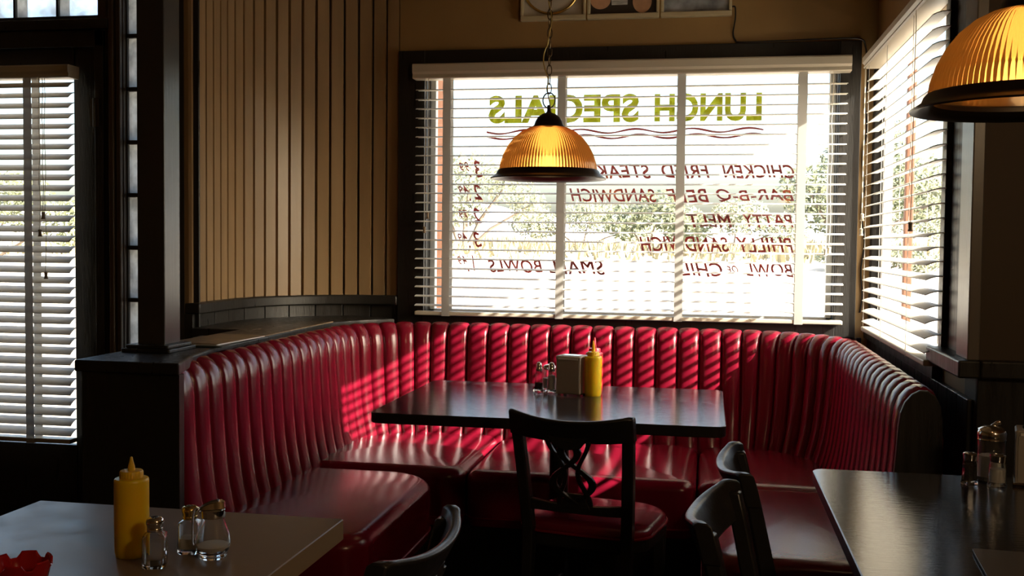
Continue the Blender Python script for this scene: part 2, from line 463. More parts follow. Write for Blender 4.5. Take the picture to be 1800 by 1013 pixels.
while s < NB * BW - .05:
    bb = curved_band(0, .998, -.006, .03, s + .002, min(s + .128, NB * BW), .03); b.add(bb.v, bb.f); s += .13
struct(b.build('baseboard_corner', BLACKWOOD, bevel=.002))
b = MB(); b.box(-2.06, -1.987, YD - .012, YD, 0, CZ)
struct(b.build('trim_8', BLACKWOOD, bevel=.003))

# ================================================================== WINDOWS
def letter_mesh(text, shear=0., offset=0.):
    cu = bpy.data.curves.new('lettering', 'FONT'); cu.body = text; cu.shear = shear; cu.offset = offset; cu.resolution_u = 4
    cu.space_character = 1.05
    o = bpy.data.objects.new('lettering', cu); COL.objects.link(o)
    dg = bpy.context.evaluated_depsgraph_get(); me = o.evaluated_get(dg).to_mesh()
    vs = [v.co.copy() for v in me.vertices]; fs = [tuple(p.vertices) for p in me.polygons]
    o.evaluated_get(dg).to_mesh_clear(); bpy.data.objects.remove(o); bpy.data.curves.remove(cu)
    return vs, fs
def paint(rows, name, material, parent, y, shear, offset, wob=0.):
    mb = MB()
    work = []
    for r_ in rows:      # an M keeps its own stroke width; two brush passes side by side make it as bold
        if 'M' in r_[0]: work += [(r_, 0., -.0016, 0.), (r_, 0., .0016, .0016)]
        else: work.append((r_, offset, 0., 0.))
    for (t, xa, xb, za, zb), off_, sx_, sy_ in work:
        vs, fs = letter_mesh(t, shear, off_)
        lx = min(v.x for v in vs); hx = max(v.x for v in vs); lz = min(v.y for v in vs); hz = max(v.y for v in vs)
        out = []
        for v in vs:
            u = (v.x - lx) / (hx - lx); w = (v.y - lz) / (hz - lz)
            out.append((xa + (xb - xa) * u + sx_, y + sy_, zb + (za - zb) * w + wob * math.sin(u * 9 + xa * 30)))
        k = len(out)   # a thin film of paint with two faces
        mb.add(out + [(p[0], p[1] + .0006, p[2]) for p in out], fs + [tuple(reversed([i + k for i in f])) for f in fs])
    me = bpy.data.meshes.new(name); me.from_pydata(mb.v, [], mb.f); me.validate(); me.materials.append(material)
    o = bpy.data.objects.new(name, me); COL.objects.link(o); o.parent = parent
    return o

GY = 4.84
b = MB()
b.box(WX0 + .004, WX0 + .03, GY - .02, GY + .02, WZ0, WZ1); b.box(WX1 - .03, WX1 - .004, GY - .02, GY + .02, WZ0, WZ1)
b.box(WX0 + .004, WX1 - .004, GY - .02, GY + .02, WZ0, WZ0 + .025); b.box(WX0 + .004, WX1 - .004, GY - .02, GY + .02, WZ1 - .025, WZ1)
win = b.build('window_1', ALU, bevel=.003); struct(win)
b = MB(); b.box(WX0 + .02, WX1 - .02, GY + .001, GY + .006, WZ0 + .02, WZ1 - .02); b.build('window_glass', PANE, win)
o = paint([("LUNCH", .226, -.249, 1.978, 1.851), ("SPECIALS", -.320, -1.019, 1.980, 1.850)], 'painted_heading', GREENPAINT, win, GY + .0068, 0, .042)
o['label'] = 'yellow green painted heading LUNCH SPECIALS, reversed'
paint([("CHICKEN", .373, .055, 1.657, 1.596), ("FRIED", .003, -.214, 1.658, 1.596), ("STEAK", -.261, -.517, 1.659, 1.596), ("3", -1.044, -1.087, 1.679, 1.599), ("99", -1.110, -1.159, 1.671, 1.631), (".", -1.098, -1.107, 1.612, 1.603)], 'painted_menu_line', REDPAINT, win, GY + .0068, .3, .014, .003)
paint([("BAR-B-Q", .375, .032, 1.545, 1.487), ("BEEF", .003, -.192, 1.545, 1.486), ("SANDWICH", -.234, -.634, 1.547, 1.487), ("2", -1.043, -1.086, 1.568, 1.493), ("49", -1.112, -1.161, 1.562, 1.522), (".", -1.098, -1.107, 1.500, 1.491)], 'painted_menu_line', REDPAINT, win, GY + .0068, .3, .014, .003)
paint([("PATTY", .375, .144, 1.437, 1.378), ("MELT", .105, -.098, 1.435, 1.376), ("2", -1.045, -1.088, 1.456, 1.384), ("79", -1.113, -1.160, 1.450, 1.410), (".", -1.098, -1.107, 1.392, 1.383)], 'painted_menu_line', REDPAINT, win, GY + .0068, .3, .014, .003)
paint([("PHILLY", .378, .119, 1.330, 1.264), ("SANDWICH", .095, -.309, 1.332, 1.264), ("3", -1.044, -1.087, 1.344, 1.272), ("49", -1.115, -1.162, 1.338, 1.300), (".", -1.098, -1.107, 1.279, 1.270)], 'painted_menu_line', REDPAINT, win, GY + .0068, .3, .014, .003)
paint([("BOWL", .380, .174, 1.216, 1.155), ("OF", .138, .085, 1.201, 1.170), ("CHILI", .067, -.145, 1.216, 1.152), ("SMALL", -.465, -.720, 1.219, 1.153), ("BOWLS", -.753, -1.015, 1.218, 1.157), ("1", -1.076, -1.094, 1.234, 1.161), ("49", -1.114, -1.163, 1.230, 1.190), (".", -1.103, -1.112, 1.168, 1.159)], 'painted_menu_line', REDPAINT, win, GY + .0068, .3, .014, .003)
b = MB()
for zc, ph in ((1.811, 0), (1.786, .5)):
    pts = [(.235 - 1.262 * i / 80, GY + .0075, zc + .009 * math.sin(i / 80 * 2 * PI * 5 + ph)) for i in range(81)]
    b.ribbon(pts, (0, 0, 1), [.006 + .003 * abs(math.sin(i * .3)) for i in range(81)], .0008)
b.build('painted_wavy_lines', REDPAINT, win)

b = MB(); gx = XR + .045
b.box(gx - .02, gx + .02, RY0, RY0 + .03, RZ0, RZ1); b.box(gx - .02, gx + .02, RY1 - .03, RY1, RZ0, RZ1)
b.box(gx - .02, gx + .02, RY0, RY1, RZ0, RZ0 + .025); b.box(gx - .02, gx + .02, RY0, RY1, RZ1 - .025, RZ1)
win2 = b.build('window_2', ALU, bevel=.003); struct(win2)
b = MB(); b.box(gx, gx + .005, RY0 + .02, RY1 - .02, RZ0 + .02, RZ1 - .02); b.build('window_glass', PANE, win2)


def slat_loop(x, yc, zc, tilt, w=.05, th=.0028, crown=.0035):
    out = []; n = 5
    prof = [(-w / 2 + w * k / (n - 1), crown * (1 - (2 * k / (n - 1) - 1) ** 2)) for k in range(n)]
    pts = [(y, z + th / 2) for y, z in prof] + [(y, z - th / 2) for y, z in reversed(prof)]
    c, s = math.cos(tilt), math.sin(tilt)     # positive tilt: room edge (-y) lower
    return [Vector((x, yc + y * c - z * s, zc + y * s + z * c)) for y, z in pts]
def make_blind(loc, rz, width, zval, vh, zbot, pitch, tilt, tapes, label, cords=(), tapew=.036, thin=False, sag=0.):
    """x along the width, -y into the room, z absolute; origin at the bottom left corner"""
    t = empty('window_blind', loc, rz, label, 'blind'); z0 = loc[2]
    b = MB(); h = zval - z0
    prof = [(.036, h - vh), (-.034, h - vh), (-.040, h - vh + .004), (-.036, h - vh * .72), (-.044, h - vh * .55), (-.044, h - .006), (-.040, h), (.036, h)]
    b.loft([[Vector((x, y, z)) for y, z in prof] for x in (0, width)])
    b.build('valance', BLINDHEAD, t)
    ns = int((zval - vh - zbot - .02) / pitch); b = MB()
    for i in range(ns):
        z = zbot - z0 + .03 + pitch * (i + .35); loops = []
        jit = random.uniform(-.0012, .0012); dt = random.uniform(-.02, .02)
        for k in range(9):
            x = .012 + (width - .024) * k / 8
            loops.append(slat_loop(x, 0, z + jit - sag * math.sin(PI * k / 8) * (.5 + .5 * math.sin(i)), tilt + dt))
        b.loft(loops)
    b.build('slats', BLIND, t, smooth=35)
    b = MB(); b.box(.012, width - .012, -.026, .026, zbot - z0, zbot - z0 + .018)
    b.build('bottom_rail', BLINDHEAD, t, bevel=.004)
    zt = zval - vh - z0 + .004; zb = zbot - z0 - .001
    for x in tapes:
        b = MB(); hw = .004 if thin else tapew / 2
        for y in (-.0285, .0275):
            n = 24; loops = []
            for i in range(n + 1):
                z = zb + (zt - zb) * i / n; wv = .0008 * math.sin(i * 2.1) + (.004 * math.sin(PI * max(0, 1 - i / 4)) if thin else 0)
                loops.append([Vector((x - hw + wv, y, z)), Vector((x + hw + wv, y, z)), Vector((x + hw + wv, y + .001, z)), Vector((x - hw + wv, y + .001, z))])
            b.loft(loops)
        if not thin: b.box(x - hw, x + hw, -.0285, .0285, zb - .001, zb)
        b.build('ladder_tape', TAPE, t)
    for x, zend, tm in cords:
        b = MB(); n = 10; pts = []
        for i in range(n + 1):
            z = zt + (zend - z0 + .03 - zt) * i / n; pts.append((x + .003 * math.sin(i * 1.7), -.036, z))
        b.tube(pts, .0013, 5); c = b.build('lift_cord', CORD, t)
        b = MB(); z = zend - z0
        b.lathe([(.0035, z + .030), (.0075, z + .027), (.006, z + .018), (.0058, z + .010), (.009, z + .001), (.007, z)], 12, (x, -.036, 0)); b.build('tassel', tm, c, smooth=50)
    return t


make_blind((-1.335, 4.70, .956), 0, 1.92, 2.103, .066, .958, .0428, math.radians(4), (.159, .684, 1.211, 1.724),
           'wide cream slatted blind over the painted lunch menu window', ((.075, 1.40, TASSEL), (.060, 1.335, TASSEL), (1.830, 1.255, TASSELW), (1.845, 1.262, TASSELW)), sag=.002)
make_blind((.655, 4.55, .945), -PI / 2, 1.31, 2.075, .050, .947, .0428, math.radians(13), (.085, .52, 1.02),
           'cream slatted blind on the side window by the right booth arm', ((.05, 1.40, TASSELW), (.03, 1.34, TASSELW), (1.10, 1.345, TASSEL)), thin=True)
make_blind((-3.36, YD - .045, .46), 0, .852, 1.985, .05, .462, .0413, math.radians(29), (.20, .662),
           'cream slatted blind hanging on the dark door at the left', ((.735, 1.37, TASSEL), (.745, 1.13, TASSEL), (.72, 1.30, TASSEL)))

# ================================================================== LEDGE, POST, MENUS
LZ = .945
b = MB(); b.box(-1.78, -1.475, 2.765, 2.793, 0, LZ - .035); b.box(-1.78, -1.61, 2.793, YD - .02, 0, LZ - .035)
pw = b.build('wall_partition', BLACKWOOD); struct(pw)
inner = [(-1.465, 2.745), (-1.53, 2.95)] + [(-1.575, 3.2), (-1.59, 4.15)]
arc = [(-1.60 + .45 - .45 * math.cos(a) + .01, 4.215 + .45 * math.sin(a)) for a in [k * PI / 2 / 8 for k in range(0, 6)]]
outer = []
for s in [.22 + k * .04 for k in range(0, 24)]:
    p = cpath(s, .0)
    if p.y > 3.93: outer.append((p.x, p.y))
poly = inner + arc + [(p[0], p[1]) for p in outer] + [(-2.0, YD - .055), (-1.80, YD - .055), (-1.80, 2.755)]
b = MB(); b.prism(poly, LZ - .035, LZ); struct(b.build('trim_9', BLACKWOOD, bevel=.006, bseg=3))
b = MB(); b.ribbon([(-1.583, 3.5, LZ + .001), (-1.589, 3.9, LZ + .0015), (-1.588, 4.3, LZ + .002)], (1, 0, 0), [.004, .014, .022], .004)
t = b.build('worn_wood_strip', WORN); tag(t, 'strip of bare worn wood along the ledge edge behind the booth', 'wood strip')

px, py = -1.70, 3.06
post = empty('wooden_post', (px, py, LZ), 0, 'dark square wooden post rising from the ledge at the end of the booth', 'post')
b = MB(); b.box(-.046, .046, -.050, .050, .020, CZ - LZ); b.build('shaft', mat('charcoal_gloss_post', (.045, .042, .04), .26, bump=.12, bscale=22, stretch=(5, 5, .4)), post, bevel=.004)
b = MB(); b.prism(rrect(-.082, .082, -.088, .088, .006, 2), 0, .012); b.prism(rrect(-.072, .072, -.078, .078, .006, 2), .012, .023)
b.build('base', BLACKWOOD, post, bevel=.003)

def menu(loc, rz, w, d, n, cover, label, name='menu', cat='menu', group=None, inner_mat=PAPER):
    t = empty(name, loc, rz, label, cat, group)
    b = MB(); b.prism(rrect(-w / 2, w / 2, -d / 2, d / 2, .008, 3), 0, .002 * n); b.build('pages', inner_mat, t)
    b = MB(); b.prism(rrect(-w / 2 - .002, w / 2 + .002, -d / 2 - .002, d / 2 + .002, .009, 3), .002 * n, .002 * n + .0015); b.build('cover', cover, t)
    return t
menu((-1.665, 3.34, LZ), math.radians(8), .19, .36, 2, MENUGREEN, 'dark green menu at the bottom of the stack on the ledge', inner_mat=MENUGREEN)
menu((-1.65, 3.37, LZ + .0055), math.radians(-3), .18, .34, 2, MENUBROWN, 'mottled brown menu lying on top of the stack on the ledge')

# ================================================================== BOOTH
booth = empty('booth_bench', (-.49, 3.9, 0), 0, 'U-shaped diner booth of red vinyl with channel tufted back', 'booth')
ox, oy = -.49, 3.9
CW = .0925
BX0, BX1, BY, BR0, BR1 = -1.60, .608, 4.665, .45, .50
BEND0, BEND1 = 2.80, 2.86
L1 = BY - BR0 - BEND0; L2 = BR0 * PI / 2; L3 = BX1 - BR1 - (BX0 + BR0); L4 = BR1 * PI / 2; L5 = BY - BR1 - BEND1
LT = L1 + L2 + L3 + L4 + L5
def bpath(s):
    """point on the back line of the booth and the inward direction; also the recline factor"""
    if s <= L1: return Vector((BX0, BEND0 + s)), Vector((1, 0)), .62
    s -= L1
    if s <= L2:
        a = s / BR0; return Vector((BX0 + BR0 - BR0 * math.cos(a), BY - BR0 + BR0 * math.sin(a))), Vector((math.cos(a), -math.sin(a))), .62 + .38 * a / (PI / 2)
    s -= L2
    if s <= L3: return Vector((BX0 + BR0 + s, BY)), Vector((0, -1)), 1.
    s -= L3
    if s <= L4:
        a = s / BR1; return Vector((BX1 - BR1 + BR1 * math.sin(a), BY - BR1 + BR1 * math.cos(a))), Vector((-math.sin(a), -math.cos(a))), 1 - .2 * a / (PI / 2)
    s -= L4
    return Vector((BX1, BY - BR1 - s)), Vector((-1, 0)), .8
PROF = [(0, .05), (0, .30), (0, .60), (0, .80), (.002, .86), (.008, .895), (.022, .922), (.042, .935), (.064, .935), (.085, .924), (.103, .903), (.114, .875),
        (.119, .84), (.122, .79), (.127, .73), (.133, .67), (.140, .61), (.150, .55), (.163, .50), (.180, .45), (.19, .40), (.19, .05)]
NCH = int(round(LT / CW)); SUB = 14
b = MB(); loops = []
for ci in range(NCH):
    for k in range(SUB + (1 if ci == NCH - 1 else 0)):
        s = (ci + k / SUB) * LT / NCH; t = 2 * k / SUB - 1
        hgt = (max(0, 1 - abs(t) ** 2.3)) ** .5 - 1
        if ci == NCH - 1 and k == SUB: hgt = -1
        P, N, rec = bpath(s); loop = []
        for i, (d, z) in enumerate(PROF):
            dd = d if d < .12 else .12 + (d - .12) * (rec * 1.15 - .05)
            a = PROF[max(i - 1, 0)]; c = PROF[min(i + 1, len(PROF) - 1)]
            tn = Vector((c[0] - a[0], c[1] - a[1])).normalized(); nn = Vector((-tn.y, tn.x)) if True else None
            # outward normal of the profile: towards the room / upwards
            nn = Vector((-tn.y, tn.x)); nn = nn if (nn.x >= -1e-6 and i > 5) or nn.y > 0 else -nn
            amp = 0. if i <= 3 else .008 if i <= 5 else .013 if i <= 8 else .024 if i < 20 else .012
            e = amp * hgt + (.0016 * noise.noise((ci * 3.1, z * 6, .5)) if 5 < i < 20 else 0)
            q = P + N * (dd + nn.x * e); loop.append(Vector((q.x - ox, q.y - oy, z + nn.y * e)))
        loops.append(loop)
b.loft(loops)
b.build('backrest', VINYL, booth, smooth=80)
for sx_, y_, k_ in ((-1, BEND1, .8),):
    b = MB(); x_ = BX0 if sx_ > 0 else BX1; ls = []
    for yy in (y_ - .014, y_ + .004):
        ls.append([Vector((x_ + sx_ * ((d if d < .12 else .12 + (d - .12) * (k_ * 1.15 - .05)) * .93 + .003) - ox, yy - oy, z - .008 if z > .5 else z)) for d, z in PROF])
    b.loft(ls); b.build('end_panel', BLACKWOOD, booth, bevel=.003)

SZ = .442
def cushion(name, x0, x1, y0, y1, rad, z0=.23, z1=SZ, crown=.016, er=.05):
    o2 = dense(rrect(x0, x1, y0, y1, rad, 8), .03); c = Vector(((x0 + x1) / 2, (y0 + y1) / 2)); loops = []
    def ring(d, z): loops.append([Vector((p[0] - ox, p[1] - oy, z)) for p in inset(o2, d)])
    ring(.03, z0); ring(.006, z0 + .004); ring(.001, z0 + .03)
    for k in range(0, 7):
        a = k / 6 * PI / 2; ring(er * (1 - math.cos(a)) + (.0 if k else 0), z1 - er * .8 + er * .8 * math.sin(a))
    base = inset(o2, er)
    for f in (.88, .72, .52, .3, .12):
        loops.append([Vector((c.x + (p[0] - c.x) * f - ox, c.y + (p[1] - c.y) * f - oy, z1 + crown * (1 - f * f) + .0015 * noise.noise((p[0] * 7 * f, p[1] * 7 * f, 1)))) for p in base])
    mb = MB(); mb.loft(loops); cu = mb.build(name, VINYL, booth, smooth=60)
    edge = inset(o2, .0005); pm = MB(); pm.tube([(p[0] - ox, p[1] - oy, z0 + .036) for p in edge], .0035, 6, closed=True)
    pm.build('piping', PIPING, cu, smooth=60)
    return cu
cushion('seat_cushion', -1.56, -.955, 2.84, 3.775, [.05, .10, .20, .05])
cushion('seat_cushion', -1.56, -.885, 3.785, 4.56, [.05, .08, .05, .40], z1=SZ + .008)
cushion('seat_cushion', -.88, -.025, 3.80, 4.56, [.06, .06, .05, .05])
cushion('seat_cushion', -.02, .56, 3.80, 4.56, [.06, .05, .40, .05])
cushion('seat_cushion', .0, .56, 2.90, 3.79, [.08, .05, .05, .12])
b = MB()
b.prism([(-1.58 - ox, 2.86 - oy), (-.985 - ox, 2.86 - oy), (-.985 - ox, 3.84 - oy), (-.0 - ox, 3.84 - oy), (.03 - ox, 2.90 - oy), (.60 - ox, 2.90 - oy), (.60 - ox, 4.3 - oy), (.3 - ox, 4.62 - oy), (-1.3 - ox, 4.62 - oy), (-1.58 - ox, 4.3 - oy)], .0, .232)
b.build('base', BLACKWOOD, booth)

# ================================================================== TABLES
def make_table(x0, x1, y0, y1, rad, th, topm, edgem, label, name='dining_table', rz=0.):
    cx, cy = (x0 + x1) / 2, (y0 + y1) / 2
    t = empty(name, (cx, cy, 0), rz, label, 'table')
    b = MB(); o_ = dense(rrect(x0 - cx, x1 - cx, y0 - cy, y1 - cy, rad, 6), .2)
    def lp(p, z): return [Vector((a[0], a[1], z)) for a in p]
    ins = inset(o_, .0025)
    b.loft([lp(inset(o_, .004), .7485), lp(o_, .7488), lp(ins, .75)]); b.build('tabletop', topm, t)
    b = MB(); b.loft([lp(inset(o_, .003), .75 - th), lp(o_, .75 - th + .003), lp(o_, .7487)]); b.build('edge_band', edgem, t)
    b = MB(); b.lathe([(.045, .06), (.034, .09), (.034, .66), (.05, .70), (.16, .7485 - th)], 20); b.build('pedestal', BLACKWOOD, t, smooth=40)
    for k in range(4):
        a = k * PI / 2 + PI / 4; d = Vector((math.cos(a), math.sin(a), 0))
        b = MB(); b.tube([d * .02 + Vector((0, 0, .075)), d * .16 + Vector((0, 0, .05)), d * .30 + Vector((0, 0, .022))], [.034, .026, .022], 10); b.build('foot', BLACKWOOD, t, smooth=50)
    return t
make_table(-1.055, .065, 3.20, 4.02, .035, .034, TABLEBLACK, TABLEEDGE, 'black laminate table with rounded corners inside the red booth', rz=math.radians(0))
make_table(-1.36, -.695, .90, 1.96, .006, .042, TABLETAN, TANEDGE, 'taupe laminate table with the ashtray and large mustard bottle')
make_table(.262, 1.10, 1.55, 2.665, .03, .030, TABLEBLACK, TABLEEDGE, 'scuffed black table at the right under the near amber lamp')

# ================================================================== CHAIRS
def make_chair(label, loc, rz):
    t = empty('dining_chair', (*loc, 0), rz, label, 'chair')
    H = .81
    # seat: rounded vinyl pad on a wooden frame (x right, y forward)
    o_ = dense(rrect(-.205, .205, -.17, .205, [.09, .09, .13, .13], 8), .03)
    def lp(p, z): return [Vector((a[0], a[1], z)) for a in p]
    c = Vector((0, .015)); loops = [lp(inset(o_, .006), .428), lp(o_, .436), lp(inset(o_, .002), .447), lp(inset(o_, .010), .456), lp(inset(o_, .024), .461)]
    base = inset(o_, .024)
    for f in (.8, .55, .25): loops.append([Vector((c.x + (p[0] - c.x) * f, c.y + (p[1] - c.y) * f, .461 + .010 * (1 - f * f))) for p in base])
    b = MB(); b.loft(loops); seat = b.build('seat', VINYL, t, smooth=60)
    b = MB(); b.tube([(p[0], p[1], .433) for p in inset(o_, -.001)], .004, 6, closed=True); b.build('piping', PIPING, seat, smooth=60)
    b = MB(); b.loft([lp(inset(o_, .012), .385), lp(inset(o_, .006), .39), lp(inset(o_, .006), .428)]); b.build('seat_frame', CHAIRWOOD, t, bevel=.004)
    def backx(z): return .152 + .020 * max(0, (z - .43) / .38)
    def backy(z):
        if z < .43: return -.175 - .06 * ((.43 - z) / .43) ** 1.3
        return -.175 - .075 * ((z - .43) / .38) ** 1.25
    for sx in (-1, 1):
        b = MB(); loops = []
        for k in range(17):
            z = .79 * k / 16; x = sx * backx(z); y = backy(z)
            wx = .017 if z > .3 else .014 + .003 * z / .3; wy = .019 - .004 * abs(z - .43) / .43
            loops.append([Vector((x - wx, y - wy, z)), Vector((x + wx, y - wy, z)), Vector((x + wx, y + wy, z)), Vector((x - wx, y + wy, z))])
        b.loft(loops); b.build('back_leg', CHAIRWOOD, t, smooth=40, bevel=.005)
        b = MB(); b.loft([[Vector((sx * .165 + a * w, .165 + c_ * w, z)) for a, c_ in ((-1, -1), (1, -1), (1, 1), (-1, 1))] for z, w in ((0, .012), (.2, .015), (.40, .019))])
        b.build('front_leg', CHAIRWOOD, t, bevel=.004)
        b = MB(); b.tube([(sx * .155, -.19, .20), (sx * .163, .16, .20)], .010, 8); b.build('stretcher', CHAIRWOOD, t, smooth=50)
    # bent crest rail: bows backwards between the posts, dips in the middle of its top edge
    b = MB(); loops = []; n = 28
    for k in range(n + 1):
        u = -1 + 2 * k / n; x = u * .188; bow = .055 * (1 - abs(u) ** 2.2)
        top = H - .016 * (1 - u * u) + .004 * u * u; bot = H - .083 + .012 * (1 - u * u) * 0 - .0 + .010 * abs(u) ** 3
        if abs(u) > .94: top -= .004
        tk = .011 if abs(u) < .8 else .011 + .006 * (abs(u) - .8) / .2
        def yy(z): return backy(z) - bow * (.55 + .45 * (z - .72) / .09)
        loops.append([Vector((x, yy(bot) - tk, bot)), Vector((x, yy(bot) + tk, bot)), Vector((x, yy(top) + tk, top - .005)), Vector((x, yy(top) + tk * .5, top)), Vector((x, yy(top) - tk * .5, top)), Vector((x, yy(top) - tk, top - .005))])
    b.loft(loops); b.build('crest_rail', CHAIRWOOD, t, smooth=50, bevel=.003)
    # lower cross rail
    b = MB(); loops = []
    for k in range(13):
        u = -1 + 2 * k / 12; x = u * .155; z1 = .540 - .010 * (1 - u * u); z0 = .505; bow = .012 * (1 - u * u)
        y = backy(.52) - bow
        loops.append([Vector((x, y - .009, z0)), Vector((x, y + .009, z0)), Vector((x, y + .009, z1)), Vector((x, y - .009, z1))])
    b.loft(loops); b.build('lower_rail', CHAIRWOOD, t, bevel=.003)
    # pierced splat of interlaced ribbons
    b = MB()
    def rib(fx, z0, z1, w, yo):
        pts = []; ws = []
        for k in range(21):
            q = k / 20; z = z0 + (z1 - z0) * q; yb = backy(z) - .012 - .033 * q
            pts.append((fx(q), yb + yo, z)); ws.append(w)
        b.ribbon(pts, lambda i: (1, 0, 0), ws, .010)
    za, zb = .53, .735
    for sg in (-1, 1):
        rib(lambda q, s=sg: s * (.010 + .046 * math.sin(q * PI * 2.0 - .5) * (1 if q < 9 else 1)) + s * .012 * q, za, zb, .023, .0015 * sg)
        rib(lambda q, s=sg: s * (.030 + .018 * math.cos(q * PI * 2) + .014 * q), za, zb, .014, 0)
    b.prism([(-.05, za - .01), (.05, za - .01), (.028, za + .035), (-.028, za + .035)], -.006, .006, Matrix(((1, 0, 0, 0), (0, 0, 1, backy(.54) - .012), (0, 1, 0, 0), (0, 0, 0, 1))))
    b.prism([(-.062, zb + .01), (.062, zb + .01), (.038, zb - .022), (0, zb - .03), (-.038, zb - .022)], -.006, .006, Matrix(((1, 0, 0, 0), (0, 0, 1, backy(.735) - .043), (0, 1, 0, 0), (0, 0, 0, 1))))
    b.build('splat', CHAIRWOOD, t, bevel=.002)
    return t
CH = [((-.3285, 3.235), -11.4, 'black wooden chair with red vinyl seat pushed against the booth table'),
      ((.277, 2.0), -98.9, 'black wooden chair nearest the viewer at the scuffed right table'),
      ((.335, 2.475), -88.2, 'black wooden chair between the right booth arm and another chair'),
      ((-.7225, 1.715), 86.2, 'black wooden chair tucked in at the taupe table')]
proto = None
for (lx, ly), a, lab in CH:
    if proto is None: c = proto = make_chair(lab, (lx, ly), math.radians(a))
    else:
        c = copy_tree(proto); c.location = (lx, ly, 0); c.rotation_euler = (0, 0, math.radians(a)); c['label'] = lab
    c['group'] = 'black wooden dining chairs'

# ================================================================== LAMPS
def make_lamp(loc, label, group='amber pendant lamps'):
    """origin at the centre of the rim plane"""
    t = empty('pendant_lamp', loc, 0, label, 'lamp', group)
    prof = [(.168, .012), (.164, .040), (.154, .072), (.138, .103), (.117, .130), (.092, .151), (.066, .164), (.050, .168)]
    NR = 96; b = MB(); SEG = NR * 4
    wob = lambda j, i: .010 * math.cos(2 * PI * j / 4)
    fine = []
    for i in range(len(prof) - 1):
        for k in range(3):
            q = k / 3; fine.append((prof[i][0] + (prof[i + 1][0] - prof[i][0]) * q, prof[i][1] + (prof[i + 1][1] - prof[i][1]) * q))
    fine.append(prof[-1])
    b.lathe(fine, SEG, wob=wob)
    b.f = [f for f in b.f if len(f) == 4]        # open shell: no lids
    k0 = len(b.v)
    inn = MB(); inn.lathe([(r - .0035, z - .001) for r, z in fine], 96); inn.f = [f for f in inn.f if len(f) == 4]
    b.add(inn.v, inn.f)
    sh = b.build('shade', AMBER, t, smooth=75)
    b = MB(); b.lathe([(.160, .013), (.171, .020), (.176, .014), (.180, .004), (.192, -.004), (.200, -.009), (.199, -.0125), (.188, -.010), (.170, -.004), (.158, .004)], 72, closed=True)
    b.build('rim', BRONZE, t, smooth=40)
    b = MB(); b.lathe([(.054, .164), (.056, .168), (.050, .174), (.046, .186), (.038, .200), (.024, .211), (.010, .216), (.006, .222), (.006, .240), (.004, .242)], 32)
    b.build('cap', BRONZE, t, smooth=40)
    b = MB(); b.tube([(0, 0, .160), (0, 0, .115)], .019, 14); b.build('socket', BRONZE, t, smooth=40)
    b = MB(); b.lathe([(.013, .118), (.016, .105), (.026, .085), (.030, .068), (.026, .050), (.014, .040), (.003, .037)], 20); b.build('bulb', BULB, t, smooth=60)
    ld = bpy.data.lights.new('bulb_light', 'POINT'); ld.energy = .3; ld.color = (1, .72, .40); ld.shadow_soft_size = .028
    lo = bpy.data.objects.new('bulb_light', ld); COL.objects.link(lo); lo.parent = t; lo.location = (0, 0, .012)
    b = MB(); n = 28; R = .021
    b.tube([(R * math.cos(2 * PI * k / n), 0, .258 + .026 * math.sin(2 * PI * k / n)) for k in range(n)], .0024, 6, closed=True); b.build('loop', BRONZE, t, smooth=60)
    b = MB(); z = .284 + .014; i = 0
    while z < CZ - loc[2] - .03:
        n = 14; pts = []
        for k in range(n):
            a = 2 * PI * k / n; u, v = .0085 * math.cos(a), .0185 * math.sin(a)
            pts.append((u * math.cos(i * PI / 2 + .5), u * math.sin(i * PI / 2 + .5), z + v))
        b.tube(pts, .0018, 5, closed=True); z += .0315; i += 1
    b.build('chain', CHAINM, t, smooth=60)
    b = MB(); pts = []; top = CZ - loc[2] - .02; n = 60
    for k in range(n + 1):
        q = k / n; z = .22 + (top - .22) * q; r = .006
        x = r * math.cos(q * 40); y = r * math.sin(q * 40)
        if .33 < z < .45: x -= .026 * math.sin((z - .33) / .12 * PI)
        pts.append((x, y, z))
    b.tube(pts, .0022, 6); b.build('wire', WIREM, t, smooth=60)
    b = MB(); b.lathe([(.06, CZ - loc[2]), (.058, CZ - loc[2] - .012), (.03, CZ - loc[2] - .03), (.006, CZ - loc[2] - .036)], 24); b.build('canopy', BRONZE, t, smooth=40)
    return t
l1 = make_lamp((-.545, 3.60, 1.528), 'amber ribbed glass pendant lamp in front of the lunch menu window')
l2 = copy_tree(l1); l2.location = (.563, 2.055, 1.560); l2['label'] = 'amber ribbed glass pendant lamp over the right table, cut by the frame'
for ch in l2.children:      # its bulb is a little stronger
    pass

# ================================================================== SIGN OVER THE WINDOW
sg = empty('picture_panel', (-.385, YB, 2.295), 0, 'long cream framed panel with clock and two pictures above the window', 'wall sign')
def P(x): return x + .385
b = MB()
for x0, x1 in ((-.850, -.553), (-.548, -.228), (-.223, .085)):
    b.box(P(x0), P(x1), -.035, 0, 0, .022); b.box(P(x0), P(x1), -.035, 0, .318, .34)
    b.box(P(x0), P(x0) + .014, -.035, 0, .022, .318); b.box(P(x1) - .014, P(x1), -.035, 0, .022, .318)
b.build('frame', CREAM, sg, bevel=.004)
for xx in (-.553, -.228):
    b = MB(); b.box(P(xx), P(xx + .005), -.03, 0, .0, .34); b.build('divider', BRASS, sg)
b = MB(); b.box(P(-.836), P(-.567), -.014, 0, .022, .318); b.build('clock_dial', DIAL, sg)
ck = MB(); cxk, czk = P(-.711), .160
ck.tube([(cxk + .128 * math.cos(2 * PI * k / 48), -.018, czk + .128 * math.sin(2 * PI * k / 48)) for k in range(48)], .006, 8, closed=True); ck.build('clock_ring', BRASS, sg, smooth=60)
b = MB()
for k in range(12):
    a = 2 * PI * k / 12; b.tube([(cxk, -.02, czk), (cxk + (.05 + .045 * (k % 2)) * math.cos(a), -.022, czk + (.05 + .045 * (k % 2)) * math.sin(a))], [.006, .002], 6)
